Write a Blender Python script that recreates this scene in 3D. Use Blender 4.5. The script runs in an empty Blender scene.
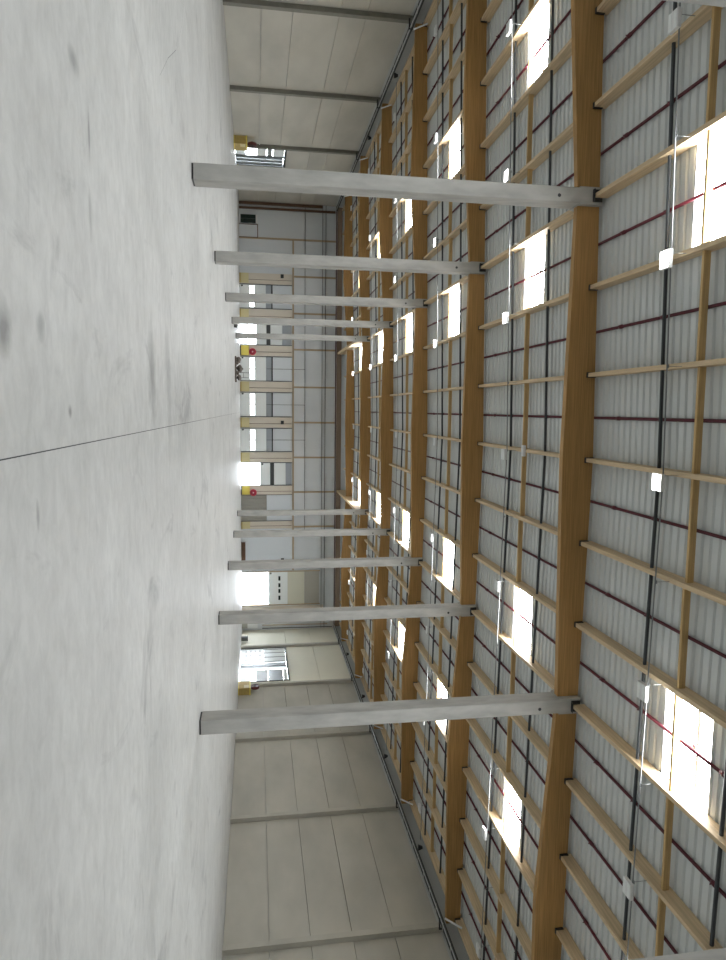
import bpy, math, random
from mathutils import Vector, Matrix
random.seed(7)
C = bpy.context.scene.collection
sc = bpy.context.scene
PI = math.pi

# ------------------------------------------------------------------ materials
def mat(name, col, rough=0.6, metal=0.0, spec=0.5, var=0.0, scale=(1, 1, 1), nscale=4.0, col2=None, detail=6, bump=0.0):
    m = bpy.data.materials.new(name); m.use_nodes = True
    nt = m.node_tree; b = nt.nodes['Principled BSDF']
    b.inputs['Roughness'].default_value = rough
    b.inputs['Metallic'].default_value = metal
    b.inputs['Specular IOR Level'].default_value = spec
    if var == 0 and col2 is None:
        b.inputs['Base Color'].default_value = (*col, 1); return m
    tc = nt.nodes.new('ShaderNodeTexCoord'); mp = nt.nodes.new('ShaderNodeMapping')
    mp.inputs['Scale'].default_value = scale
    nt.links.new(tc.outputs['Object'], mp.inputs['Vector'])
    n = nt.nodes.new('ShaderNodeTexNoise'); n.inputs['Scale'].default_value = nscale; n.inputs['Detail'].default_value = detail
    nt.links.new(mp.outputs['Vector'], n.inputs['Vector'])
    r = nt.nodes.new('ShaderNodeValToRGB')
    c2 = col2 or tuple(c * (1 - var) for c in col)
    r.color_ramp.elements[0].position = 0.33; r.color_ramp.elements[0].color = (*c2, 1)
    r.color_ramp.elements[1].position = 0.67; r.color_ramp.elements[1].color = (*[min(1, c * (1 + var * .4)) for c in col], 1)
    nt.links.new(n.outputs['Fac'], r.inputs['Fac']); nt.links.new(r.outputs['Color'], b.inputs['Base Color'])
    if bump:
        bp = nt.nodes.new('ShaderNodeBump'); bp.inputs['Strength'].default_value = bump; bp.inputs['Distance'].default_value = .01
        nt.links.new(n.outputs['Fac'], bp.inputs['Height']); nt.links.new(bp.outputs['Normal'], b.inputs['Normal'])
    return m

def emit(name, col, s):
    m = bpy.data.materials.new(name); m.use_nodes = True
    nt = m.node_tree; nt.nodes.clear()
    e = nt.nodes.new('ShaderNodeEmission'); e.inputs['Color'].default_value = (*col, 1); e.inputs['Strength'].default_value = s
    o = nt.nodes.new('ShaderNodeOutputMaterial'); nt.links.new(e.outputs[0], o.inputs[0]); return m

def floor_mat():
    m = bpy.data.materials.new('power_floated_concrete'); m.use_nodes = True
    nt = m.node_tree; b = nt.nodes['Principled BSDF']; L = nt.links.new
    tc = nt.nodes.new('ShaderNodeTexCoord')
    def noise(scale, s, detail, rough=.55, dist=0):
        mp = nt.nodes.new('ShaderNodeMapping'); mp.inputs['Scale'].default_value = scale
        L(tc.outputs['Object'], mp.inputs['Vector'])
        n = nt.nodes.new('ShaderNodeTexNoise'); n.inputs['Scale'].default_value = s; n.inputs['Detail'].default_value = detail
        n.inputs['Roughness'].default_value = rough; n.inputs['Distortion'].default_value = dist
        L(mp.outputs['Vector'], n.inputs['Vector']); return n
    def ramp(n, a, bb, ca, cb):
        r = nt.nodes.new('ShaderNodeValToRGB')
        r.color_ramp.elements[0].position = a; r.color_ramp.elements[0].color = (*ca, 1)
        r.color_ramp.elements[1].position = bb; r.color_ramp.elements[1].color = (*cb, 1)
        L(n.outputs['Fac'], r.inputs['Fac']); return r
    def mul(x, y, f=1):
        k = nt.nodes.new('ShaderNodeMix'); k.data_type = 'RGBA'; k.blend_type = 'MULTIPLY'; k.inputs[0].default_value = f
        L(x.outputs[0] if x.type != 'MIX' else x.outputs[2], k.inputs[6]); L(y.outputs[0], k.inputs[7]); return k
    big = ramp(noise((1, 1, 1), .35, 5, .6, .6), .3, .7, (.45, .45, .435), (.56, .56, .543))
    fine = ramp(noise((1, 1.6, 1), 2.8, 10, .7, .3), .3, .62, (.80, .80, .80), (1, 1, 1))
    # sparse dark scuffs, some drawn out along the slab
    st = ramp(noise((1, .55, 1), .62, 7, .6, 1.2), .30, .41, (.70, .70, .71), (1, 1, 1))
    st2 = ramp(noise((.35, 1.3, 1), 1.1, 5, .6, .5), .27, .36, (.74, .74, .75), (1, 1, 1))
    # scuffs with a shape of their own: centre, half length and half width in metres, depth
    def stain(cx, cy, a, b_, depth):
        wn = noise((1, 1, 1), 3.5, 4, .6)
        add = nt.nodes.new('ShaderNodeVectorMath'); add.operation = 'MULTIPLY_ADD'
        L(wn.outputs['Color'], add.inputs[0]); add.inputs[1].default_value = (a * .9, b_ * .9, 0); L(tc.outputs['Object'], add.inputs[2])
        mp = nt.nodes.new('ShaderNodeMapping'); mp.inputs['Scale'].default_value = (1 / a, 1 / b_, 0)
        mp.inputs['Location'].default_value = (-(cx + .45 * a) / a, -(cy + .45 * b_) / b_, 0)
        L(add.outputs[0], mp.inputs['Vector'])
        ln = nt.nodes.new('ShaderNodeVectorMath'); ln.operation = 'LENGTH'; L(mp.outputs['Vector'], ln.inputs[0])
        r = nt.nodes.new('ShaderNodeValToRGB')
        r.color_ramp.elements[0].position = .25; r.color_ramp.elements[0].color = (depth, depth, depth, 1)
        r.color_ramp.elements[1].position = 1; r.color_ramp.elements[1].color = (1, 1, 1, 1)
        L(ln.outputs['Value'], r.inputs['Fac']); return r
    c = mul(mul(mul(big, fine), st), st2)
    for q in ((-.6, 11.25, .9, .55, .6), (-.85, 13.2, .7, .5, .75), (-.5, 4.8, .24, .16, .45), (-.6, 5.58, .14, .13, .6), (-3.1, 6.82, .12, .22, .62),
              (-2.65, 7.37, .3, .06, .5), (-1.9, 7.32, .28, .08, .72), (.04, 6.34, .07, .07, .45), (.8, 5.35, .14, .05, .6), (.0, 13.4, 1.2, .45, .8)):
        c = mul(c, stain(*q))
    L(c.outputs[2], b.inputs['Base Color'])
    rr = nt.nodes.new('ShaderNodeMapRange'); rr.inputs['To Min'].default_value = .38; rr.inputs['To Max'].default_value = .6
    nz = noise((1, 1, 1), 1.2, 5); L(nz.outputs['Fac'], rr.inputs['Value']); L(rr.outputs[0], b.inputs['Roughness'])
    b.inputs['Specular IOR Level'].default_value = .35
    return m

M = {}
M['floor'] = floor_mat()
M['joint'] = mat('saw_cut_joint', (.05, .05, .05), .9)
M['crack'] = mat('floor_crack', (.22, .22, .22), .9)
M['deck'] = mat('white_coated_deck', (.60, .625, .615), .5, 0, .4)
M['beam'] = mat('glulam', (.425, .248, .09), .55, 0, .3, .25, (.35, 3, 14), 2.2, bump=.1)
M['purlin'] = mat('purlin_timber', (.66, .51, .325), .6, 0, .3, .22, (6, .35, 10), 2.0)
M['noggin'] = mat('noggin_timber', (.56, .38, .17), .6, 0, .3, .2, (.4, 6, 10), 2.0)
M['concrete'] = mat('precast_concrete', (.46, .455, .43), .8, 0, .2, .22, (1, 1, .35), 2.6, detail=9, bump=.15)
M['panel_l'] = mat('precast_wall_panel', (.485, .47, .415), .85, 0, .2, .13, (1, .25, .6), .9, detail=7)
M['panel_r'] = mat('precast_wall_panel_pale', (.455, .44, .385), .85, 0, .2, .13, (1, .25, .6), .9, detail=7)
M['post'] = mat('grey_steel_post', (.20, .195, .165), .6, 0, .3, .1)
M['dark'] = mat('black_steel', (.02, .02, .022), .5)
M['black_pipe'] = mat('black_plastic_pipe', (.035, .04, .045), .45)
M['red'] = mat('red_painted_pipe', (.092, .008, .017), .4)
M['galv'] = mat('galvanised_steel', (.55, .57, .58), .35, .75)
M['conduit'] = mat('weathered_zinc', (.22, .23, .235), .45, .5)
M['tray_dark'] = mat('dark_tray_rail', (.07, .075, .072), .5, .3)
M['tray'] = mat('dull_zinc_tray', (.16, .175, .165), .5, .3)
M['cable'] = mat('black_cable', (.02, .022, .022), .6)
M['tie'] = mat('pale_cable_tie', (.6, .6, .56), .6)
M['white'] = mat('white_plastic', (.75, .76, .76), .45)
M['clad'] = mat('grey_cladding', (.66, .69, .71), .5, 0, .35, .06, (1, 1, .2), .5)
M['eave'] = mat('eave_lining', (.46, .475, .465), .7)
M['door'] = mat('white_door_panel', (.82, .855, .845), .4, 0, .4)
M['grey'] = mat('grey_lintel', (.33, .36, .39), .5)
M['upper'] = mat('pale_grey_panel', (.66, .70, .73), .5)
M['pier'] = mat('beige_pier_lining', (.68, .62, .53), .7, 0, .2, .08, (1, 1, .3), .8)
M['girt'] = mat('beige_girt', (.42, .33, .22), .7)
M['brown'] = mat('brown_timber', (.14, .08, .05), .7, 0, .3, .2, (2, 2, .3), 2)
M['fascia'] = mat('brown_grey_band', (.26, .19, .14), .7)
M['maroon'] = mat('maroon_steel', (.09, .025, .03), .5)
M['cream'] = mat('cream_panel', (.66, .645, .53), .55)
M['tan'] = mat('grey_beige_panel', (.40, .385, .34), .6)
M['yellow'] = mat('yellow_guard_paint', (.72, .60, .12), .5)
M['pale_yellow'] = mat('pale_yellow_board', (.62, .55, .30), .6)
M['ochre'] = mat('ochre_board', (.46, .34, .11), .6, 0, .3, .15)
M['reel_red'] = mat('red_hose_reel', (.50, .02, .05), .4)
M['reel_dark'] = mat('dark_red_hose_reel', (.09, .012, .014), .4)
M['ribbed'] = mat('ribbed_grey_sheet', (.36, .35, .31), .5)
M['glass_dark'] = mat('dark_glass', (.008, .02, .016), .15)
M['frame'] = mat('dark_metal_frame', (.07, .075, .075), .45, .3)
M['steel'] = mat('mid_grey_leaf', (.25, .26, .26), .4, .4)
M['scrap'] = mat('brown_scrap', (.19, .165, .145), .9, 0, .2, .4, (1, 1, 1), 6)
M['sky'] = emit('daylight_rooflight_pane', (.95, .98, 1.0), 37)
M['lit'] = emit('lit_led_lens', (1, .99, .94), 14)
M['day'] = emit('daylit_door_glazing', (.93, .97, 1.0), 11)
M['outside'] = mat('outside_paving', (.7, .72, .74), .9)

# ------------------------------------------------------------------ mesh builder
class MB:
    def __init__(s): s.v = []; s.f = []; s.smooth = []
    def quad(s, *p):
        i = len(s.v); s.v += [tuple(q) for q in p]; s.f.append(tuple(range(i, i + len(p)))); s.smooth.append(False); return s
    def box(s, x0, x1, y0, y1, z0, z1, ch=0.0):
        if ch <= 0:
            i = len(s.v)
            s.v += [(x, y, z) for z in (z0, z1) for x, y in ((x0, y0), (x1, y0), (x1, y1), (x0, y1))]
            for q in ((3, 2, 1, 0), (4, 5, 6, 7), (0, 1, 5, 4), (1, 2, 6, 5), (2, 3, 7, 6), (3, 0, 4, 7)):
                s.f.append(tuple(i + k for k in q)); s.smooth.append(False)
        else:   # vertical edges chamfered
            s.prism([(x0 + ch, y0), (x1 - ch, y0), (x1, y0 + ch), (x1, y1 - ch), (x1 - ch, y1), (x0 + ch, y1), (x0, y1 - ch), (x0, y0 + ch)], 'z', z0, z1)
        return s
    def prism(s, pts, axis, a, b):
        """extrude a polygon: axis z pts=(x,y); axis y pts=(x,z); axis x pts=(y,z)"""
        def P(p, t):
            return {'z': (p[0], p[1], t), 'y': (p[0], t, p[1]), 'x': (t, p[0], p[1])}[axis]
        n = len(pts); i = len(s.v)
        s.v += [P(p, a) for p in pts] + [P(p, b) for p in pts]
        s.f.append(tuple(i + k for k in range(n))[::-1]); s.f.append(tuple(i + n + k for k in range(n))); s.smooth += [False, False]
        for k in range(n):
            s.f.append((i + k, i + (k + 1) % n, i + n + (k + 1) % n, i + n + k)); s.smooth.append(False)
        return s
    def tube(s, p0, p1, r0, r1=None, n=10):
        r1 = r0 if r1 is None else r1
        p0, p1 = Vector(p0), Vector(p1); d = (p1 - p0).normalized()
        u = d.orthogonal().normalized(); w = d.cross(u); i = len(s.v)
        for p, r in ((p0, r0), (p1, r1)):
            s.v += [tuple(p + r * (math.cos(2 * PI * k / n) * u + math.sin(2 * PI * k / n) * w)) for k in range(n)]
        for k in range(n):
            s.f.append((i + k, i + (k + 1) % n, i + n + (k + 1) % n, i + n + k)); s.smooth.append(True)
        s.f.append(tuple(i + k for k in range(n))[::-1]); s.f.append(tuple(i + n + k for k in range(n))); s.smooth += [False, False]
        return s
    def ring(s, c, axis, R, r, n=24, m=8):
        a = Vector(axis).normalized(); u = a.orthogonal().normalized(); w = a.cross(u); c = Vector(c); i = len(s.v)
        for k in range(n):
            t = 2 * PI * k / n; d = math.cos(t) * u + math.sin(t) * w
            for j in range(m):
                q = 2 * PI * j / m
                s.v.append(tuple(c + d * (R + r * math.cos(q)) + a * r * math.sin(q)))
        for k in range(n):
            for j in range(m):
                s.f.append((i + k * m + j, i + ((k + 1) % n) * m + j, i + ((k + 1) % n) * m + (j + 1) % m, i + k * m + (j + 1) % m)); s.smooth.append(True)
        return s
    def mesh(s, name, m):
        me = bpy.data.meshes.new(name); me.from_pydata(s.v, [], s.f); me.validate()
        for p, sm in zip(me.polygons, s.smooth): p.use_smooth = sm
        import bmesh
        b = bmesh.new(); b.from_mesh(me); bmesh.ops.recalc_face_normals(b, faces=b.faces); b.to_mesh(me); b.free()
        me.materials.append(M[m]); return me
    def build(s, name, m, parent=None, loc=(0, 0, 0)):
        o = bpy.data.objects.new(name, s.mesh(name, m)); C.objects.link(o); o.location = loc
        if parent: o.parent = parent
        return o

def tag(o, label=None, cat=None, group=None, kind=None):
    if label: o['label'] = label
    if cat: o['category'] = cat
    if group: o['group'] = group
    if kind: o['kind'] = kind
    return o
def thing(name, label, cat, loc=(0, 0, 0), group=None, rz=0):
    o = bpy.data.objects.new(name, None); C.objects.link(o); o.location = loc; o.rotation_euler = (0, 0, rz)
    o.empty_display_size = .2
    return tag(o, label, cat, group)
def dup(o, loc, label=None):
    c = o.copy(); C.objects.link(c); c.location = loc
    if label: c['label'] = label
    for ch in list(o.children):
        d = ch.copy(); C.objects.link(d); d.parent = c
    return c
def inst(name, me, loc, label, cat, group=None):
    o = bpy.data.objects.new(name, me); C.objects.link(o); o.location = loc
    return tag(o, label, cat, group)
def struct(name, mb, m, parent=None, loc=(0, 0, 0)):
    o = mb.build(name, m, parent, loc)
    if not parent: o['kind'] = 'structure'
    return o
def sroot(name, loc=(0, 0, 0)):
    o = bpy.data.objects.new(name, None); C.objects.link(o); o.location = loc; o['kind'] = 'structure'; return o

ORD = ['zeroth', 'first', 'second', 'third', 'fourth', 'fifth', 'sixth', 'seventh', 'eighth', 'ninth', 'tenth']

# ------------------------------------------------------------------ the hall's grid (metres; X right, Y into the hall, Z up)
XL, XR, XM = -6.1, 8.9, 1.4          # two column rows and the ridge between them
WL, WR = -21.5, 24.4                 # inner faces of the long walls
YE, YB = 75.0, -12.0                 # far gable and the gable behind the camera
FR = lambda k: 19.18 + 10 * (k - 1)  # centre line of frame k (frame 1 is the nearest one in view)
BT = .11                             # half thickness of a beam
zb = lambda x: 11.515 - .021 * abs(x - XM)      # top of the beams
zd = lambda x: zb(x) + .112                     # underside of the deck
PX = [XL + 2.5 * i for i in range(-6, 13)]     # purlin lines

# camera first: its frame is also used to leave out what the photograph cannot show
F, YAW, PIT, ROLL, H = 685.8, .1025, .1549, .0051, 1.6
R_ = Vector((math.cos(YAW), -math.sin(YAW), 0)); Fh = Vector((math.sin(YAW), math.cos(YAW), 0))
FW = Fh * math.cos(PIT) + Vector((0, 0, 1)) * math.sin(PIT)
U_ = Vector((0, 0, 1)) * math.cos(PIT) - Fh * math.sin(PIT)
cx = U_ * math.cos(ROLL) + R_ * math.sin(ROLL)
cy = -(R_ * math.cos(ROLL) - U_ * math.sin(ROLL))
cam = bpy.data.cameras.new('camera'); co = bpy.data.objects.new('camera', cam); C.objects.link(co)
cz = -FW
co.matrix_world = Matrix(((cx.x, cy.x, cz.x, 0), (cx.y, cy.y, cz.y, 0), (cx.z, cy.z, cz.z, H), (0, 0, 0, 1)))
cam.sensor_fit = 'VERTICAL'; cam.sensor_height = 36; cam.lens = F / 960 * 36; cam.clip_end = 400
sc.camera = co
def seen(x, y, z, margin=50):
    d = Vector((x, y, z - H)); f = d.dot(FW)
    if f < .3: return False
    px = 363 + F * d.dot(cx) / f; py = 480 - F * d.dot(cy) / f
    return -margin < px < 726 + margin and -margin < py < 960 + margin
def seg_seen(p, q, margin=50):
    return any(seen(*[p[j] + (q[j] - p[j]) * t / 12 for j in range(3)], margin) for t in range(13))

# ------------------------------------------------------------------ floor, walls, ceiling
struct('floor', MB().box(WL - .3, WR + .3, YB - .3, YE + .3, -.3, 0), 'floor')
struct('trim_1', MB().box(.334, .343, YB, 70.0, 0.0005, .0015), 'joint')
cr = MB(); cp = [(-9.48, 17.5), (-8.63, 16.93), (-7.43, 15.56), (-6.58, 14.11), (-5.72, 12.89), (-5.15, 12.32)]
for (xa, ya), (xb, yb) in zip(cp, cp[1:]):
    cr.quad((xa - .02, ya + .02, .0008), (xb - .02, yb + .02, .0008), (xb + .02, yb - .02, .0008), (xa + .02, ya - .02, .0008))
struct('trim_4', cr, 'crack')
struct('ground', MB().box(-60, 70, YE + .3, 160, -.35, -.05), 'outside')

# skylight openings: (x0, x1, y0, y1)
SKX = [(XL - 7.5, XL - 5), (XL, XL + 2.5), (XR - 2.5, XR), (XR + 5, XR + 7.5)]
SKY = []
for k in range(-1, 6):
    ym = FR(k) + 5
    SKY.append((ym - 1.12, ym + .62))
def deck():
    m = MB(); pitch, dep = .30, .05
    ys = []
    y = YB - .1
    while y < YE + .2:
        for t, z in ((0, 0), (.14, 0), (.17, 1), (.27, 1)): ys.append((y + t, z))
        y += pitch
    cuts = sorted([a for a, b in SKY] + [b for a, b in SKY])
    pts = []
    for a, b in zip(ys, ys[1:]):
        pts.append(a)
        for c in cuts:
            if a[0] < c < b[0]: pts.append((c, a[1] + (b[1] - a[1]) * (c - a[0]) / (b[0] - a[0])))
    pts.append(ys[-1])
    e = .07
    xs = sorted([WL - .3, XM, WR + .3] + [v for a, b in SKX for v in (a + e, b - e)])
    for (ya, za), (yb, zz) in zip(pts, pts[1:]):
        ymid = (ya + yb) / 2; inY = any(a < ymid < b for a, b in SKY)
        for xa, xb in zip(xs, xs[1:]):
            xm = (xa + xb) / 2
            if inY and any(a < xm < b for a, b in SKX): continue
            m.quad((xa, ya, zd(xa) + za * dep), (xb, ya, zd(xb) + za * dep), (xb, yb, zd(xb) + zz * dep), (xa, yb, zd(xa) + zz * dep))
    return m
struct('ceiling', deck(), 'deck')

def paneled_wall(name, x, sgn, rows, m, holes, y_from=None, y_to=None):
    w = MB(); g = .012
    ysplit = [v for v in [YB] + [FR(k) for k in range(-1, 7)] + [YE] if (y_from is None or v >= y_from) and (y_to is None or v <= y_to)]
    for z0, z1 in rows:
        for ya, yb in zip(ysplit, ysplit[1:]):
            cuts = sorted({ya, yb} | {v for h in holes for v in h[:2] if ya < v < yb})
            for a, b in zip(cuts, cuts[1:]):
                hz = [h for h in holes if h[0] <= (a + b) / 2 <= h[1]]
                lo = max([z0] + [h[2] for h in hz])
                if lo >= z1 - .02: continue
                j = random.uniform(0, .012)
                w.box(*sorted((x + sgn * j, x + sgn * .2)), a + g * (a == ya), b - g * (b == yb), lo + g, z1 - g)
    return struct(name, w, m)
M['panel_c'] = mat('cream_insulated_panel', (.72, .70, .59), .6, 0, .3, .05, (1, .3, .6), .8)
HL = [(59.55, 64.0, 4.3)]; HR = [(60.2, 69.0, 4.55)]
paneled_wall('wall_left', WL, -1, [(0, 2.0), (2.0, 3.72), (3.72, 6.25), (6.25, 7.72), (7.72, 10.1)], 'panel_l', HL)
paneled_wall('wall_right', WR, 1, [(0, 2.1), (2.1, 4.0), (4.0, 5.95), (5.95, 7.9), (7.9, 10.1)], 'panel_r', HR, None, FR(5) + .1)
paneled_wall('wall_right_far', WR, 1, [(0, 4.62), (4.62, 7.3), (7.3, 10.1)], 'panel_c', HR, FR(5) - .1, None)
def backing(x, sgn, holes):
    w = MB(); cuts = [YB - .3] + [v for h in holes for v in h[:2]] + [YE + .3]
    for i, (a, b) in enumerate(zip(cuts, cuts[1:])):
        w.box(*sorted((x + sgn * .2, x + sgn * .35)), a, b, holes[0][2] if i == 1 else 0, 11.6)
    return w
struct('trim_2', backing(WL, -1, HL).box(WL - .2, WL - .02, YB, YE, 10.1, 11.5), 'eave')
struct('trim_3', backing(WR, 1, HR).box(WR + .02, WR + .2, YB, YE, 10.1, 11.5), 'eave')
struct('wall_back', MB().box(WL - .3, WR + .3, YB - .3, YB, 0, 11.8), 'panel_l')

# far gable with its door openings
OPEN = [(-9.1, -6.9, 1.70), (5.8, 8.2, 2.05), (17.9, 21.5, 2.92)]
def gable():
    w = MB(); cuts = sorted([WL - .35, WR + .35] + [v for o in OPEN for v in o[:2]])
    for a, b in zip(cuts, cuts[1:]):
        h = [o[2] for o in OPEN if o[0] <= (a + b) / 2 <= o[1]]
        w.box(a, b, YE, YE + .25, h[0] if h else 0, 11.75)
    # cladding ribs as shallow upright seams
    x = WL + .5
    while x < WR:
        w.box(x, x + .025, YE - .012, YE, 5.7, 10.1); x += 1.0
    return w
struct('wall_far', gable(), 'clad')
tag(MB().box(-17.75, 17.7, YE - .16, YE - .02, 5.53, 5.70).build('wall_girt', 'girt'), 'beige horizontal girt across the far wall just above the dock doors', 'girt')
for z, t, mm, lab in ((6.86, .035, 'dark', 'lowest thin dark rail across the grey cladding of the far wall'),
                      (8.72, .035, 'dark', 'lower of two close dark rails high across the far wall'),
                      (9.06, .05, 'dark', 'upper of two close dark rails high across the far wall'),
                      (10.18, .09, 'maroon', 'maroon steel rail across the far wall right under the roof')):
    tag(MB().box(WL + .02, (13.4 if z < 7 else WR - .02), YE - .13, YE - .03, z, z + t).build('wall_rail', mm), lab, 'rail', 'rails across the far wall')

# ------------------------------------------------------------------ rooflights
n = 0
curb = None
for (ya, yb) in SKY:
    for (xa, xb) in SKX:
        n += 1
        a, b = xa + .07, xb - .07; xc = (a + b) / 2
        ztop = max(zd(a), zd(b)) + .15
        w = sroot('window_%d' % n, (xc, (ya + yb) / 2, ztop))
        hx, hy = (b - a) / 2, (yb - ya) / 2
        c = MB()
        c.box(-hx - .03, -hx, -hy - .03, hy + .03, -.19, .02); c.box(hx, hx + .03, -hy - .03, hy + .03, -.19, .02)
        c.box(-hx, hx, -hy - .03, -hy, -.19, .02); c.box(-hx, hx, hy, hy + .03, -.19, .02)
        c.build('window_frame', 'white', w)
        MB().quad((-hx, -hy, 0), (hx, -hy, 0), (hx, hy, 0), (-hx, hy, 0)).build('pane', 'sky', w)
        if 15 < ya + 6 and ya < 30:
            MB().box(-hx, hx, -hy * .28 - .05, -hy * .28 + .05, -.07, -.01).build('mullion', 'white', w)
            q = MB().box(-.10, .10, -hy * .28 - .06, -hy * .28 + .06, -.16, -.07); q.tube((0, -hy * .28, -.12), (0, hy * .2, -.2), .018)
            q.box(-.05, .05, hy * .2 - .03, hy * .2 + .03, -.24, -.16)
            q.build('opener', 'galv', w)

# ------------------------------------------------------------------ columns
def column(x, k, sideways):
    y0 = FR(k) - .32; zt = zb(x) - .01; x += .13 * (k == 0)
    row = 'upper' if x < 0 else 'lower'
    s = (['foremost', 'nearest fully visible', 'second fully visible', 'third fully visible', 'fourth fully visible', 'farthest'])[k]
    if k == 0: lab = 'grey concrete column cut off at the photo corner in line with the %s row' % row
    else: lab = '%s grey concrete column in the %s row of the photo' % (['', 'nearest and largest', 'second nearest', 'third nearest', 'fourth nearest', 'farthest'][k], row)
    t = thing('concrete_column', lab, 'column', (x, y0, 0), 'concrete columns in two rows')
    hw = .21; D = .64; b0 = zt - .68
    MB().box(-hw, hw, 0, D, .045, b0, .018).build('shaft', 'concrete', t)
    MB().box(-hw + .012, hw - .012, .012, D - .012, 0, .045).build('base_packing', 'dark', t)
    hd = MB()
    # fork: front and rear prongs that clasp the beam, the rear one corbelled out
    hd.prism([(0, b0), (D, b0), (D + .16, b0 + .22), (D + .16, b0 + .5), (D, zt - .02), (.32 + BT + .012, zt - .02), (.32 + BT + .012, b0 + .03), (.32 - BT - .012, b0 + .03), (.32 - BT - .012, zt), (0, zt)], 'x', -hw - .03, hw + .03)
    hd.build('fork_head', 'concrete', t)
    sh = MB().box(-.17, .17, -.03, 0, zt - .30, zt - .02); sh.box(-.17, .17, -.12, -.03, zt - .30, zt - .285)
    sh.build('purlin_shoe', 'dark', t)
    hl = MB().tube((.04, -.004, b0 - .62), (.04, .004, b0 - .62), .05, n=16); hl.build('fixing_hole', 'dark', t)
    return t
for k in range(0, 6):
    for x in (XL, XR): column(x, k, 0)

# ------------------------------------------------------------------ glulam beams: three simply supported spans per frame
LOW = {XL: 10.70, XR: 10.70}
def beam(k, span):
    if span == 'middle':
        xa, xb = XL + .012, XR - .012; lo = [(xa, 10.70), (XM, 10.555), (xb, 10.70)]
        up = [(xb, zb(xb)), (XM, zb(XM)), (xa, zb(xa))]
    elif span == 'left':
        xa, xb = WL + .35, XL - .012; lo = [(xa, 10.38), (-12.8, 10.27), (xb, 10.70)]
        up = [(xb, zb(xb)), (xa, zb(xa))]
    else:
        xa, xb = XR + .012, WR - .35; lo = [(xa, 10.70), (15.4, 10.25), (xb, 10.36)]
        up = [(xb, zb(xb)), (xa, zb(xa))]
    xc = (xa + xb) / 2
    pts = [(p[0] - xc, p[1] - 10.7) for p in lo + up]
    where = {'middle': 'span between the two column rows', 'left': 'span running above the upper column row', 'right': 'span running below the lower column row'}[span]
    which = ['', 'nearest', 'second nearest', 'third nearest', 'fourth nearest', 'fifth nearest', 'farthest'][k]
    o = MB().prism(pts, 'y', -BT, BT).build('glulam_beam', 'beam', loc=(xc, FR(k), 10.7))
    tag(o, '%s orange glulam roof beam, %s' % (which, where), 'beam', 'glulam roof beams')
for k in range(1, 7):
    for s in ('left', 'middle', 'right'): beam(k, s)
# the last frame rides on two lengthwise trimmer beams instead of columns
for x, row in ((XL, 'upper'), (XR, 'lower')):
    for ya, yb, w in ((FR(5) + .5, FR(6) - BT - .005, 'before'), (FR(6) + BT + .005, YE - .2, 'behind')):
        yc = (ya + yb) / 2
        o = MB().box(-.11, .11, ya - yc, yb - yc, 10.40, zb(x)).build('trimmer_beam', 'purlin', loc=(x, yc, 0))
        tag(o, 'lengthwise timber trimmer from the farthest column of the %s row, %s the last beam' % (row, w), 'beam', 'trimmer beams at the far end')

# ------------------------------------------------------------------ purlins, noggins
BAY = ['rightmost', 'second', 'third', 'fourth', 'fifth', 'sixth', 'seventh']
def bayname(j): return 'rightmost roof bay' if j == 0 else '%s roof bay from photo right' % BAY[j]
def rowpos(i):
    """purlin number counted from the upper column row (i = 0) to the lower one (i = 6)"""
    if i == 0: return 'on upper column row'
    if i == 6: return 'on lower column row'
    if i < 0: return '%s above upper column row' % ORD[-i]
    if i < 4: return '%s below upper column row' % ORD[i]
    if i < 6: return '%s above lower column row' % ORD[6 - i]
    return '%s below lower column row' % ORD[i - 6]
def gappos(i):
    if i < 0: return '%s gap above upper column row' % ORD[-i]
    if i < 3: return '%s gap below upper column row' % ORD[i + 1]
    if i < 6: return '%s gap above lower column row' % ORD[6 - i]
    return '%s gap below lower column row' % ORD[i - 5]
PW, PD = .058, .37
cache = {}
def purlin_mesh(L, m='purlin'):
    key = (round(L, 3), m)
    if key not in cache: cache[key] = MB().box(-PW, PW, -L / 2, L / 2, -PD, 0).mesh('purlin', m)
    return cache[key]
hang = MB().box(-PW - .022, PW + .022, -.09, -.006, -PD - .014, -PD).box(-PW - .022, -PW - .001, -.09, -.006, -PD, -.12).box(PW + .001, PW + .022, -.09, -.006, -PD, -.12).mesh('hanger', 'dark')
for j in range(0, 7):
    for i in range(-6, 13):
        x = XL + 2.5 * i
        if j == 0 and (i < -4 or i > 10): continue
        ya, yb = FR(j) + BT + .004, FR(j + 1) - BT - .004
        if i in (0, 6):
            ya, yb = FR(j) + .49, FR(j + 1) - .355
            if j >= 5: continue          # trimmer beams run there
        if j == 6: yb = YE - .17
        ztop = zd(x) - .004
        if not seg_seen((x, ya, ztop), (x, yb, ztop), 30): continue
        yc = (ya + yb) / 2
        o = inst('roof_purlin', purlin_mesh(yb - ya), (x, yc, ztop), 'timber purlin, %s, %s' % (bayname(j), rowpos(i)), 'purlin', 'roof purlins')
        if j < 3 and i not in (0, 6):
            h = bpy.data.objects.new('hanger', hang); C.objects.link(h); h.parent = o; h.location = (0, (yb - ya) / 2, 0)
NG = MB().box(-1.25 + PW + .003, 1.25 - PW - .003, -.04, .04, -.29, -.13).mesh('noggin', 'noggin')
for j in range(0, 6):
    for i in range(-6, 12):
        x = XL + 2.5 * i + 1.25; y = FR(j) + 4.86
        if not seg_seen((x - 1.2, y, zd(x)), (x + 1.2, y, zd(x)), 20): continue
        inst('timber_noggin', NG, (x, y, zd(x) - .004), 'timber noggin, %s, %s' % (bayname(j), gappos(i)), 'noggin', 'timber noggins between purlins')

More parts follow.
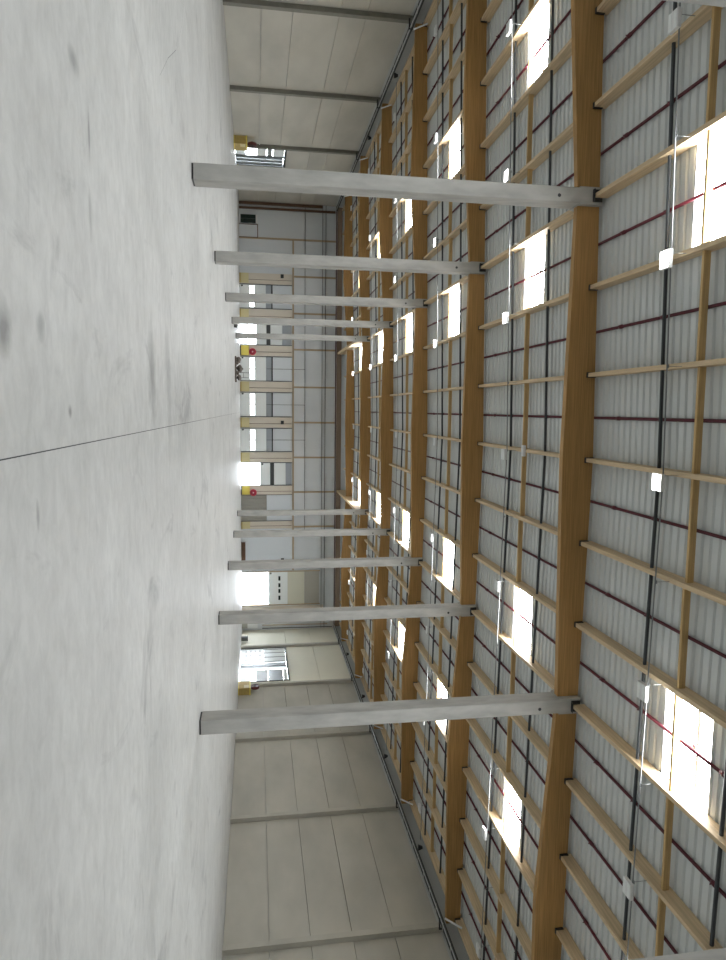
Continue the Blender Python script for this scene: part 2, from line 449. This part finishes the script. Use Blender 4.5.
# ------------------------------------------------------------------ pipes under the deck
for i in range(-6, 12):
    x = XL + 2.5 * i + 1.25; ys = [FR(0) + .5, YE - .2]
    z = zd(x) - .06
    o = thing('sprinkler_pipe', 'dark red sprinkler pipe running lengthwise, %s' % gappos(i), 'pipe', (x, 0, z), 'sprinkler pipes')
    MB().tube((0, ys[0], 0), (0, ys[1], 0), .041, n=8).build('pipe_run', 'red', o)
    for j in range(0, 3):
        for dy in (1.1, 3.4, 6.6, 8.6):
            if not seen(x, FR(j) + dy, z, 10): continue
            y = FR(j) + dy
            MB().tube((0, y - .07, 0), (0, y + .07, 0), .058, n=8).tube((0, y, 0), (0, y, -.10), .014, n=6).build('sprinkler_head', 'red', o)
for j in range(0, 6):
    for dy, w in ((6.35, 'left'), (3.12, 'right')):
        y = FR(j) + dy; m = MB()
        m.tube((WL + .5, y, zd(WL) - .20), (XM, y, zd(XM) - .20), .046, n=8); m.tube((XM, y, zd(XM) - .20), (WR - .5, y, zd(WR) - .20), .046, n=8)
        tag(m.build('black_pipe', 'black_pipe'), 'black pipe running crosswise in %s, %s of the noggins' % (bayname(j), w), 'pipe', 'black crosswise pipes')

# ------------------------------------------------------------------ lighting trunks and luminaires
LZ = lambda x: zd(x) - PD - .37
def trunk(j):
    y = FR(j) + 5.32; m = MB(); r = .017
    for sx in (-1, 1):
        xe = (WL + 1.0) if sx < 0 else (WR - 1.0)
        m.tube((XM, y, LZ(XM)), (xe, y, LZ(xe)), r, n=6)
    t = thing('lighting_conduit', 'thin galvanised lighting conduit crossing %s' % bayname(j), 'conduit', (0, 0, 0), 'lighting conduits')
    m.build('conduit_run', 'conduit', t)
    for i in range(-5, 12):
        x = XL + 2.5 * i
        if not seen(x, y, LZ(x), 10): continue
        MB().tube((x + .03, y, LZ(x) + .01), (x + .03, y, zd(x) - PD), .007, n=5).box(x - .01, x + .07, y - .03, y + .03, LZ(x) + .02, LZ(x) + .032).build('hanger_rod', 'conduit', t)
for j in range(0, 6): trunk(j)
hs = MB().box(-.20, .20, -.175, .175, -.02, .07).box(-.03, .03, -.05, .05, .07, .11).mesh('housing', 'white')
ln_off = MB().box(-.19, .19, -.14, -.05, -.032, -.021).box(-.19, .19, .05, .14, -.032, -.021).mesh('lens', 'door')
ln_on = MB().box(-.185, .185, -.16, .16, -.032, -.021).mesh('lens', 'lit')
for j in range(0, 6):
    for q in range(-4, 5):
        x = XM + 5 * q + .18; y = FR(j) + 5.32; z = LZ(x) - .135
        if not seen(x, y, z, 5): continue
        on = (j == 0 and q in (-1, 0)) or (j in (1, 2, 3, 4, 5) and q in (-2, -1))
        o = thing('led_luminaire', '%s square luminaire, %s, %s' % ('glowing' if on else 'unlit white', bayname(j), rowpos(3 + 2 * q)), 'light', (x, y, z), 'led luminaires on the conduits')
        for me, nm in ((hs, 'housing'), (ln_on if on else ln_off, 'lens')):
            c = bpy.data.objects.new(nm, me); C.objects.link(c); c.parent = o
o = MB().box(-.2, .2, -.09, .09, -.1, .0).build('emergency_light', 'white', loc=(XM, FR(1) + 4.5, zd(XM) - PD - .006))
tag(o, 'white box light under the ridge purlin beside the noggins, second roof bay from photo right', 'light')

# ------------------------------------------------------------------ long walls: posts, cable trays, eave brackets
for sgn, xw, row in ((1, WL, 'upper'), (-1, WR, 'lower')):
    for k in range(1, 7):
        y = FR(k)
        x0, x1 = sorted((xw, xw + sgn * .26))
        if not seg_seen((xw, y, 0), (xw, y, 10), 30): continue
        t = thing('wall_post', 'upright post on the %s side wall, under the %s beam' % (row, ['', 'nearest', 'second nearest', 'third nearest', 'fourth nearest', 'fifth nearest', 'farthest'][k]), 'post', (xw + sgn * .13, y, 0), 'posts along the side walls')
        MB().box(-.13, .13, -.16, .16, 0.0, 10.2).build('shaft', 'post' if sgn > 0 else 'panel_r', t)
        MB().box(-.10, .16, -.12, .12, 10.2, 10.33).build('bearing', 'dark', t)
    # cable tray along the eave
    xt = xw + sgn * .46
    side = row
    ya, yb = 15.0, YE - .6
    t = thing('cable_tray', 'long dark cable tray along the eave of the %s side wall' % side, 'cable tray', (xt, 0, 10.12), 'eave cable trays')
    for dx in (-.16, .2): MB().box(dx - .03, dx + .03, ya, yb, 0, .09).build('rail', 'tray_dark', t)
    cb = MB()
    for dx, rr in ((-.03, .022), (.03, .018)): cb.tube((dx, ya, .03), (dx, yb, .03), rr, n=6)
    cb.build('cable_bundle', 'galv', t)
    ti = MB(); y = ya
    while y < yb:
        ti.box(-.2, .24, y, y + .035, -.012, 0); y += 1.25
    ti.build('cable_tie', 'tie', t)
    pp = MB().tube((xw + sgn * .12, ya, 10.30), (xw + sgn * .12, yb, 10.30), .05, n=8)
    tag(pp.build('eave_pipe', 'galv'), 'slim pale pipe beside the cable tray on the %s side wall' % side, 'pipe')
    for k in range(2, 7):
        y = FR(k); lab = ['', 'nearest', 'second nearest', 'third nearest', 'fourth nearest', 'fifth nearest', 'farthest'][k]
        if not seen(xt, y, 10.4, 20): continue
        m = MB().box(-.28, .243, -.24, -.18, .0, .06).box(.243, .284, -.24, -.18, .0, .35)
        tag(m.build('tray_bracket', 'dark', loc=(xt, y, 9.98)), 'black tray bracket on the %s side wall at the %s beam' % (side, lab), 'bracket', 'tray brackets')
        st = MB().tube((sgn * .32, -.26, .0), (sgn * .36, -1.0, .58), .045, n=8)
        tag(st.build('conduit_stub', 'white', loc=(xt, y - .05, 10.24)), 'pale conduit stub slanting up at the %s end of the %s beam' % (side, lab), 'conduit', 'conduit stubs at the beam ends')
        if k < 6:
            m = MB().prism([(-.16, 0), (.16, 0), (.06, .24), (-.06, .24)], 'y', -.05, .05)
            tag(m.build('tray_hanger', 'dark', loc=(xt + sgn * .3, y + 5, 10.22)), 'black tray hanger on the %s side wall midway behind the %s beam' % (side, lab), 'bracket', 'tray hangers')

# ------------------------------------------------------------------ far wall: piers, dock doors, posts
PIER = [(-14.25, -13.15), (-10.55, -9.25), (-6.75, -5.65), (-2.95, -1.85), (.86, 1.98), (4.62, 5.70), (8.28, 9.25), (12.15, 13.0)]
for i, (a, b) in enumerate(PIER):
    xc = (a + b) / 2
    t = thing('door_pier', 'beige lined pier on the far wall, %s from the top of the photo' % ORD[i + 1], 'pier', (xc, YE - .12, 0), 'beige piers between the dock doors')
    MB().box(a - xc, b - xc, 0, .11, 0.0, 5.5).build('lining', 'pier', t)
    MB().tube((.12, -.03, 0.1), (.12, -.03, 5.45), .022, n=6).build('conduit', 'brown', t)
    strong = i in (2, 6)
    g = thing('pier_guard', '%s guard at the foot of the %s beige pier from the top' % ('bright yellow' if strong else 'pale yellow', ORD[i + 1]), 'guard', (xc, YE - .24, 0), 'yellow guards at the piers')
    hw = (b - a) / 2 - .04
    MB().box(-hw, hw, .0, .05, .12, .95).build('board', 'yellow' if strong else 'pale_yellow', g)
    MB().box(-hw, hw, -.05, .0, 0, .12).build('foot_rail', 'ochre' if not strong else 'dark', g)
def reel(x, y, z, label, m, axis):
    t = thing('hose_reel', label, 'hose reel', (x, y, z), 'fire hose reels')
    a = Vector(axis)
    MB().tube(tuple(-a * .10), tuple(a * .10), .36, n=24).build('drum', m, t)
    MB().ring(tuple(a * .10), axis, .33, .035).build('rim', m, t)
    MB().tube(tuple(a * .10), tuple(a * .15), .07, n=12).build('hub', 'white' if m == 'reel_red' else 'dark', t)
    MB().ring(tuple(a * .10), axis, .2, .03).build('hose_coil', 'maroon' if m == 'reel_red' else 'dark', t)
    MB().box(*( (-.06, .06, .1, .2, -.06, .06) if abs(axis[1]) > .5 else (min(-a.x*.1, -a.x*.22), max(-a.x*.1, -a.x*.22), -.06, .06, -.06, .06))).build('bracket', 'dark', t)
reel(-6.05, YE - .39, 1.32, 'red fire hose reel on the third beige pier from the top', 'reel_red', (0, -1, 0))
reel(8.98, YE - .39, 1.32, 'red fire hose reel beside the half open dock door, lower in the photo', 'reel_red', (0, -1, 0))
for x, w in ((-14.0, 'upper'), (XM, 'middle'), (16.5, 'lower')):
    t = thing('wall_sounder', '%s of three small black boxes on the far wall' % w, 'sounder', (x, YE - .34, 4.45), 'black boxes on the far wall')
    MB().box(-.19, .19, 0, .16, -.16, .16).build('body', 'dark', t)
    MB().tube((0, 0, 0), (0, -.06, 0), .09, .15, n=14).build('horn', 'dark', t)
for i, x in enumerate([-17.85, -14.05, -10.2, -6.4, -2.4, 1.4, 5.2, 9.0, 12.85, 16.65]):
    z0 = 5.72 if -15 < x < 13.5 else 0
    zt = 10.15
    o = MB().box(-.09, .09, -.10, .0, z0, zt).build('gable_post', 'girt', loc=(x, YE - .02, 0))
    tag(o, 'slim brownish upright post on the far wall, %s from the top of the photo' % ORD[i + 1], 'post', 'upright posts on the far wall')

def dock_door(n, a, b, style):
    w = sroot('door_%d' % n, ((a + b) / 2, YE - .10, 0)); h = (b - a) / 2
    MB().box(-h, -h + .06, -.06, .07, 0, 5.5).build('track', 'frame', w); MB().box(h - .06, h, -.06, .07, 0, 5.5).build('track', 'frame', w)
    i = h - .065
    if style == 'closed':
        p = MB()
        for z0, z1 in ((0.02, .52), (.53, 1.05), (1.52, 2.1), (2.11, 2.72)): p.box(-i, i, 0, .05, z0, z1)
        for q in (-1, 1):
            p.box(min(q * i, q * (i - .12)), max(q * i, q * (i - .12)), 0, .05, 1.05, 1.52)
        p.box(-.06, .06, 0, .05, 1.05, 1.52)
        p.build('panel', 'door', w)
        for q in (-1, 1):
            MB().box(min(q * .06, q * (i - .12)), max(q * .06, q * (i - .12)), .02, .03, 1.05, 1.52).build('pane', 'day', w)
        MB().box(-i, i, .0, .06, 2.73, 3.36).build('lintel', 'grey', w)
        MB().box(-i, i, .01, .06, 3.37, 5.45).build('upper_panel', 'upper', w)
        MB().tube((-i, -.05, 3.38), (i, -.05, 3.38), .06, n=8).build('spring_shaft', 'dark', w)
        MB().box(-.02, .02, -.02, .0, 2.75, 6.9).build('hanger_rod', 'frame', w)
    else:
        z = style
        p = MB().box(-i, i, 0, .05, z, z + .5).box(-i, i, 0, .05, z + .51, z + 1.08); p.build('panel', 'door', w)
        MB().box(-i, i, -.03, .06, z + 1.09, z + 1.5).build('spring_shaft', 'frame', w)
        MB().box(-i, i, 0, .05, z + 1.52, z + 2.75).build('raised_panel', 'door', w)
        MB().box(-i, i, .0, .06, z + 2.76, 5.45).build('upper_panel', 'grey', w)
    MB().box(-i + .05, -i + .2, -.03, -.001, (style if style != 'closed' else 0) + .16, (style if style != 'closed' else 0) + .34).build('handle', 'dark', w)
dock_door(1, -13.12, -10.58, 'closed')
dock_door(2, -9.22, -6.78, 1.70)
dock_door(3, -5.62, -2.98, 'closed')
dock_door(4, -1.82, .83, 'closed')
dock_door(5, 2.01, 4.59, 'closed')
dock_door(6, 5.73, 8.25, 2.05)
# ribbed shutter
w = sroot('door_7', (10.7, YE - .10, 0)); m = MB()
x = -1.4
while x < 1.4:
    m.prism([(x, .05), (x + .05, 0), (x + .11, 0), (x + .16, .05)], 'z', .02, 2.75); x += .17
m.box(-1.4, 1.42, .05, .07, .02, 2.75)
m.build('ribbed_leaf', 'ribbed', w)
MB().box(-1.4, 1.42, .02, .07, 2.77, 5.45).build('upper_panel', 'upper', w)
MB().box(-1.46, -1.4, -.06, .07, 0, 5.5).build('track', 'frame', w); MB().box(1.42, 1.48, -.06, .07, 0, 5.5).build('track', 'frame', w)
# big goods door
w = sroot('door_8', (19.7, YE - .10, 0)); h = 1.83
MB().box(-h - .1, -h, -.08, .07, 0, 8.6).build('track', 'girt', w); MB().box(h, h + .1, -.08, .07, 0, 8.6).build('track', 'girt', w)
MB().box(-h, h, 0, .06, 2.95, 4.0).box(-h, h, 0, .06, 4.22, 5.0).box(-h, -1.35, 0, .06, 4, 4.22).box(1.35, h, 0, .06, 4, 4.22).box(-.85, -.55, 0, .06, 4, 4.22).box(-.1, .1, 0, .06, 4, 4.22).box(.55, .85, 0, .06, 4, 4.22).build('panel', 'door', w)
for q in (-1.35, -.55, .1, .85):
    MB().box(q, q + (.5 if q in (-1.35, .85) else .45), .02, .04, 4, 4.22).build('pane', 'glass_dark', w)
MB().box(-h, h, 0, .05, 5.02, 6.86).build('raised_panel', 'cream', w)
MB().box(-h, h, .01, .06, 6.88, 8.5).build('upper_panel', 'tan', w)
MB().box(-h + .08, -h + .22, -.03, -.001, 3.05, 3.25).build('handle', 'dark', w)
# beige lined strip beside the goods door and other end-wall fields
for a, b, z1, lab in ((21.75, 22.9, 9.0, 'beige lined field on the far wall below the big goods door'), (13.05, 16.5, 5.5, 'pale grey field on the far wall between ribbed shutter and goods door')):
    tag(MB().box(a, b, YE - .08, YE - .01, .0, z1).build('wall_lining', 'pier' if a > 20 else 'upper'), lab, 'wall lining')
# personnel door and cubicle at the far upper corner
w = sroot('door_9', (-19.75, YE - .2, 0))
MB().box(-.42, .42, 0, .1, 0, .14).box(-.42, .42, 0, .1, 1.72, 1.9).build('header', 'white', w)
MB().box(-.42, -.02, .02, .08, .15, 1.71).box(.02, .42, .02, .08, .15, 1.71).build('leaf', 'glass_dark', w)
MB().box(-.02, .02, 0, .1, .15, 1.71).build('mullion', 'frame', w)
w = sroot('door_10', (-18.55, YE - .15, 0))
MB().box(-.68, -.62, 0, .1, 0, 1.95).box(.62, .68, 0, .1, 0, 1.95).box(-.62, .62, 0, .1, 1.87, 1.95).build('door_frame', 'brown', w)
MB().box(-.62, .62, .03, .08, .02, 1.86).build('leaf', 'clad', w)
tag(MB().box(-21.45, -21.2, YE - .3, YE - .05, 0, 8.7).build('corner_post', 'brown'), 'dark brown upright in the far corner by the upper side wall, at the wall itself', 'post')
tag(MB().box(-20.95, -20.75, YE - .25, YE - .05, 0, 10.1).build('corner_post', 'brown'), 'dark brown upright in the far corner, nearer the small dark glazed door', 'post')
tag(MB().box(WL + .1, WR - .1, YE - .12, YE - .03, 10.32, 10.85).build('gable_fascia', 'fascia'), 'broad brown timber band along the top of the far wall', 'band')
for q, (x, zt, mm) in enumerate(((22.95, 9.6, 'maroon'), (23.3, 9.8, 'brown'), (23.65, 9.4, 'girt'), (23.95, 9.9, 'frame'))):
    tag(MB().tube((x, YE - .5 - .12 * q, 2.2 if q else 0), (x + .1, YE - .5 - .12 * q, zt), .05, n=8).build('riser_pipe', mm),
        'slim %s riser pipe in the far lower corner, %s from the corner' % ({'maroon': 'maroon', 'brown': 'brown', 'girt': 'beige', 'frame': 'dark grey'}[mm], ORD[4 - q]), 'pipe', 'riser pipes in the far corner')
t = thing('wall_cabinet', 'small white cabinet with grey base in the far lower corner', 'cabinet', (23.6, YE - .5, 0))
MB().box(-.35, .35, -.2, .2, .0, .6).build('base', 'tan', t); MB().box(-.35, .35, -.22, .2, .62, 1.7).build('body', 'white', t)
t = thing('waste_bin', 'small dark bin on the floor against the cream side wall near the far lower corner', 'bin', (24.05, 71.2, 0))
MB().prism([(-.2, -.2), (.2, -.2), (.2, .2), (-.2, .2)], 'z', 0, .62).build('body', 'frame', t)
MB().box(-.23, .23, -.23, .23, .62, .68).build('lid', 'dark', t)
# planks stacked by the far wall
for q in range(5):
    o = MB().box(-1.15, 1.15, -.09, .09, 0, .085).build('timber_plank', 'brown', loc=(15.5 + .05 * (q % 2), YE - .55, .0875 * q))
    tag(o, 'brown plank %s in the low stack by the far wall' % ['at the bottom', 'second from bottom', 'in the middle', 'second from top', 'on top'][q], 'plank', 'planks stacked by the far wall')

# ------------------------------------------------------------------ folding doors in the side walls
w = sroot('door_11', (WL, 61.78, 0))      # upper side wall
MB().box(-.12, .06, -2.22, -2.08, 0, 4.3).box(-.12, .06, 2.08, 2.22, 0, 4.3).box(-.12, .06, -2.08, 2.08, 4.12, 4.3).box(-.1, .03, -.1, .06, 0, 4.12).build('door_frame', 'frame', w)
for z0, z1, mm in ((.05, .85, 'door'), (.95, 1.75, 'day'), (1.85, 2.6, 'door'), (2.7, 3.1, 'steel'), (3.2, 4.1, 'door')):
    MB().box(-.07, -.02, -2.07, -.1, z0, z1).build('pane' if mm == 'day' else 'panel', mm, w)
for q in range(5):
    MB().box(-.08, .04 + .03 * (q % 2), .12 + q * .39, .12 + q * .39 + .28, .03, 4.05).build('folded_leaf', 'steel' if q % 2 else 'frame', w)
w = sroot('door_12', (WR, 64.6, 0))       # lower side wall
MB().box(-.06, .12, -4.4, -4.28, 0, 4.55).box(-.06, .12, 4.28, 4.4, 0, 4.55).box(-.06, .12, -4.28, 4.28, 4.42, 4.55).box(-.05, .1, -1.0, -.9, 0, 4.42).build('door_frame', 'frame', w)
for z0, z1, mm in ((.05, .95, 'door'), (1.0, 1.5, 'day'), (1.52, 2.6, 'upper'), (2.65, 4.0, 'steel'), (4.02, 4.4, 'door')):
    MB().box(.02, .07, -4.27, -1.4, z0, z1).build('pane' if mm == 'day' else 'panel', mm, w)
for q in range(3):
    MB().box(-.05 - .04 * (q % 2), .08, -.88 + q * .36, -.88 + q * .36 + .27, .03, 4.38).build('folded_leaf', 'frame' if q != 1 else 'steel', w)
MB().box(.0, .07, .3, 4.27, .03, 2.2).build('leaf', 'door', w)
sl = MB()
for zz in (.5, .95, 1.4, 1.85):
    for yy in (1.0, 2.2, 3.4): sl.box(-.012, 0, yy, yy + .35, zz, zz + .12)
sl.build('slot', 'steel', w)
MB().box(.0, .07, .3, 4.27, 2.22, 4.4).build('upper_leaf', 'door', w)
ln = MB()
for yy in (.5, 1.7, 2.9, 3.9): ln.box(-.02, 0, yy, yy + .09, 2.2, 4.5)
ln.build('stile', 'frame', w)

# guards and reels at the fifth posts of both side walls
for sgn, xw, row in ((1, WL, 'upper'), (-1, WR, 'lower')):
    y = 58.2
    t = thing('post_guard', 'ochre and yellow boxed guard at the post by the folding door, %s side wall' % row, 'guard', (xw + sgn * .32, y, 0), 'boxed guards by the folding doors')
    MB().box(-.3, .3, -.75, .75, .06, .95).build('box', 'ochre', t)
    MB().box(-.31, .31, -.78, .78, 0, .06).box(-.32, .32, -.79, .79, .95, 1.05).build('rim', 'yellow', t)
    MB().box(.302 if sgn > 0 else -.32, .32 if sgn > 0 else -.302, -.7, -.1, .5, .9).build('panel', 'pale_yellow', t)
    reel(xw + sgn * .45, y - .2, 1.44, 'dark red hose reel on the guard box of the %s side wall' % row, 'reel_dark', (sgn, 0, 0))

# ------------------------------------------------------------------ rubble heap on a pallet far down the floor
t = thing('wooden_pallet', 'low wooden pallet under the brown heap far down the floor', 'pallet', (-3.15, 56.2, 0))
for yy in (-.5, 0, .44): MB().box(-1.0, 1.0, yy, yy + .1, 0, .1).build('bearer', 'scrap', t)
dk = MB()
for xx in range(8): dk.box(-1.0 + xx * .26, -.82 + xx * .26, -.55, .6, .1, .125)
dk.build('deck_boards', 'scrap', t)
def lump(x, y, z, r, label, m='scrap'):
    import bmesh
    b = bmesh.new(); bmesh.ops.create_icosphere(b, subdivisions=2, radius=r)
    for v in b.verts:
        v.co *= random.uniform(.78, 1.12); v.co.z *= .72
    zmin = min(v.co.z for v in b.verts)
    me = bpy.data.meshes.new('lump'); b.to_mesh(me); b.free(); me.materials.append(M[m])
    o = bpy.data.objects.new('rubble_sack', me); C.objects.link(o); o.location = (x, y, z - zmin)
    tag(o, label, 'sack', 'sacks heaped on the pallet')
lump(-3.92, 56.3, .125, .27, 'lumpy brown sack at the upper end of the pallet heap')
lump(-3.2, 56.42, .125, .34, 'largest lumpy brown sack in the middle of the pallet heap')
lump(-2.5, 56.3, .125, .24, 'small brown sack at the lower end of the pallet heap')
lump(-3.62, 55.82, .125, .15, 'small brown sack in front of the pallet heap, nearer its upper end')
lump(-2.85, 55.82, .125, .17, 'small brown sack in front of the pallet heap, nearer its lower end')
t = thing('hand_truck', 'thin dark hand truck leaning over the pallet heap', 'hand truck', (-2.75, 57.2, 0))
MB().tube((-.2, 0, .2), (-.2, .25, 1.15), .02, n=6).tube((.2, 0, .2), (.2, .25, 1.15), .02, n=6).tube((-.2, .25, 1.15), (.2, .25, 1.15), .02, n=6).tube((-.2, .12, .65), (.2, .12, .65), .016, n=6).build('frame', 'frame', t)
for s in (-1, 1): MB().tube((s * .24, 0, .12), (s * .3, 0, .12), .12, n=14).build('wheel', 'dark', t)
MB().box(-.2, .2, -.22, 0, .06, .08).build('toe_plate', 'frame', t)
t = thing('paint_bucket', 'small dark bucket on the floor beyond the fourth nearest upper column', 'bucket', (-6.35, 54.5, 0))
MB().tube((0, 0, 0), (0, 0, .24), .12, .14, n=16).build('body', 'frame', t)
MB().ring((0, 0, .24), (0, 0, 1), .14, .012).build('rim', 'steel', t)

# ------------------------------------------------------------------ light and view
wd = bpy.data.worlds.new('sky'); sc.world = wd; wd.use_nodes = True
bg = wd.node_tree.nodes['Background']; bg.inputs['Color'].default_value = (.86, .93, 1.0, 1); bg.inputs['Strength'].default_value = 24.0
sc.view_settings.view_transform = 'Standard'; sc.view_settings.look = 'None'
sc.view_settings.exposure = 0.0; sc.view_settings.gamma = 1.0
sc.view_settings.use_curve_mapping = False
sc.cycles.max_bounces = 10; sc.cycles.diffuse_bounces = 7; sc.cycles.use_denoising = True
sc.cycles.sample_clamp_indirect = 8
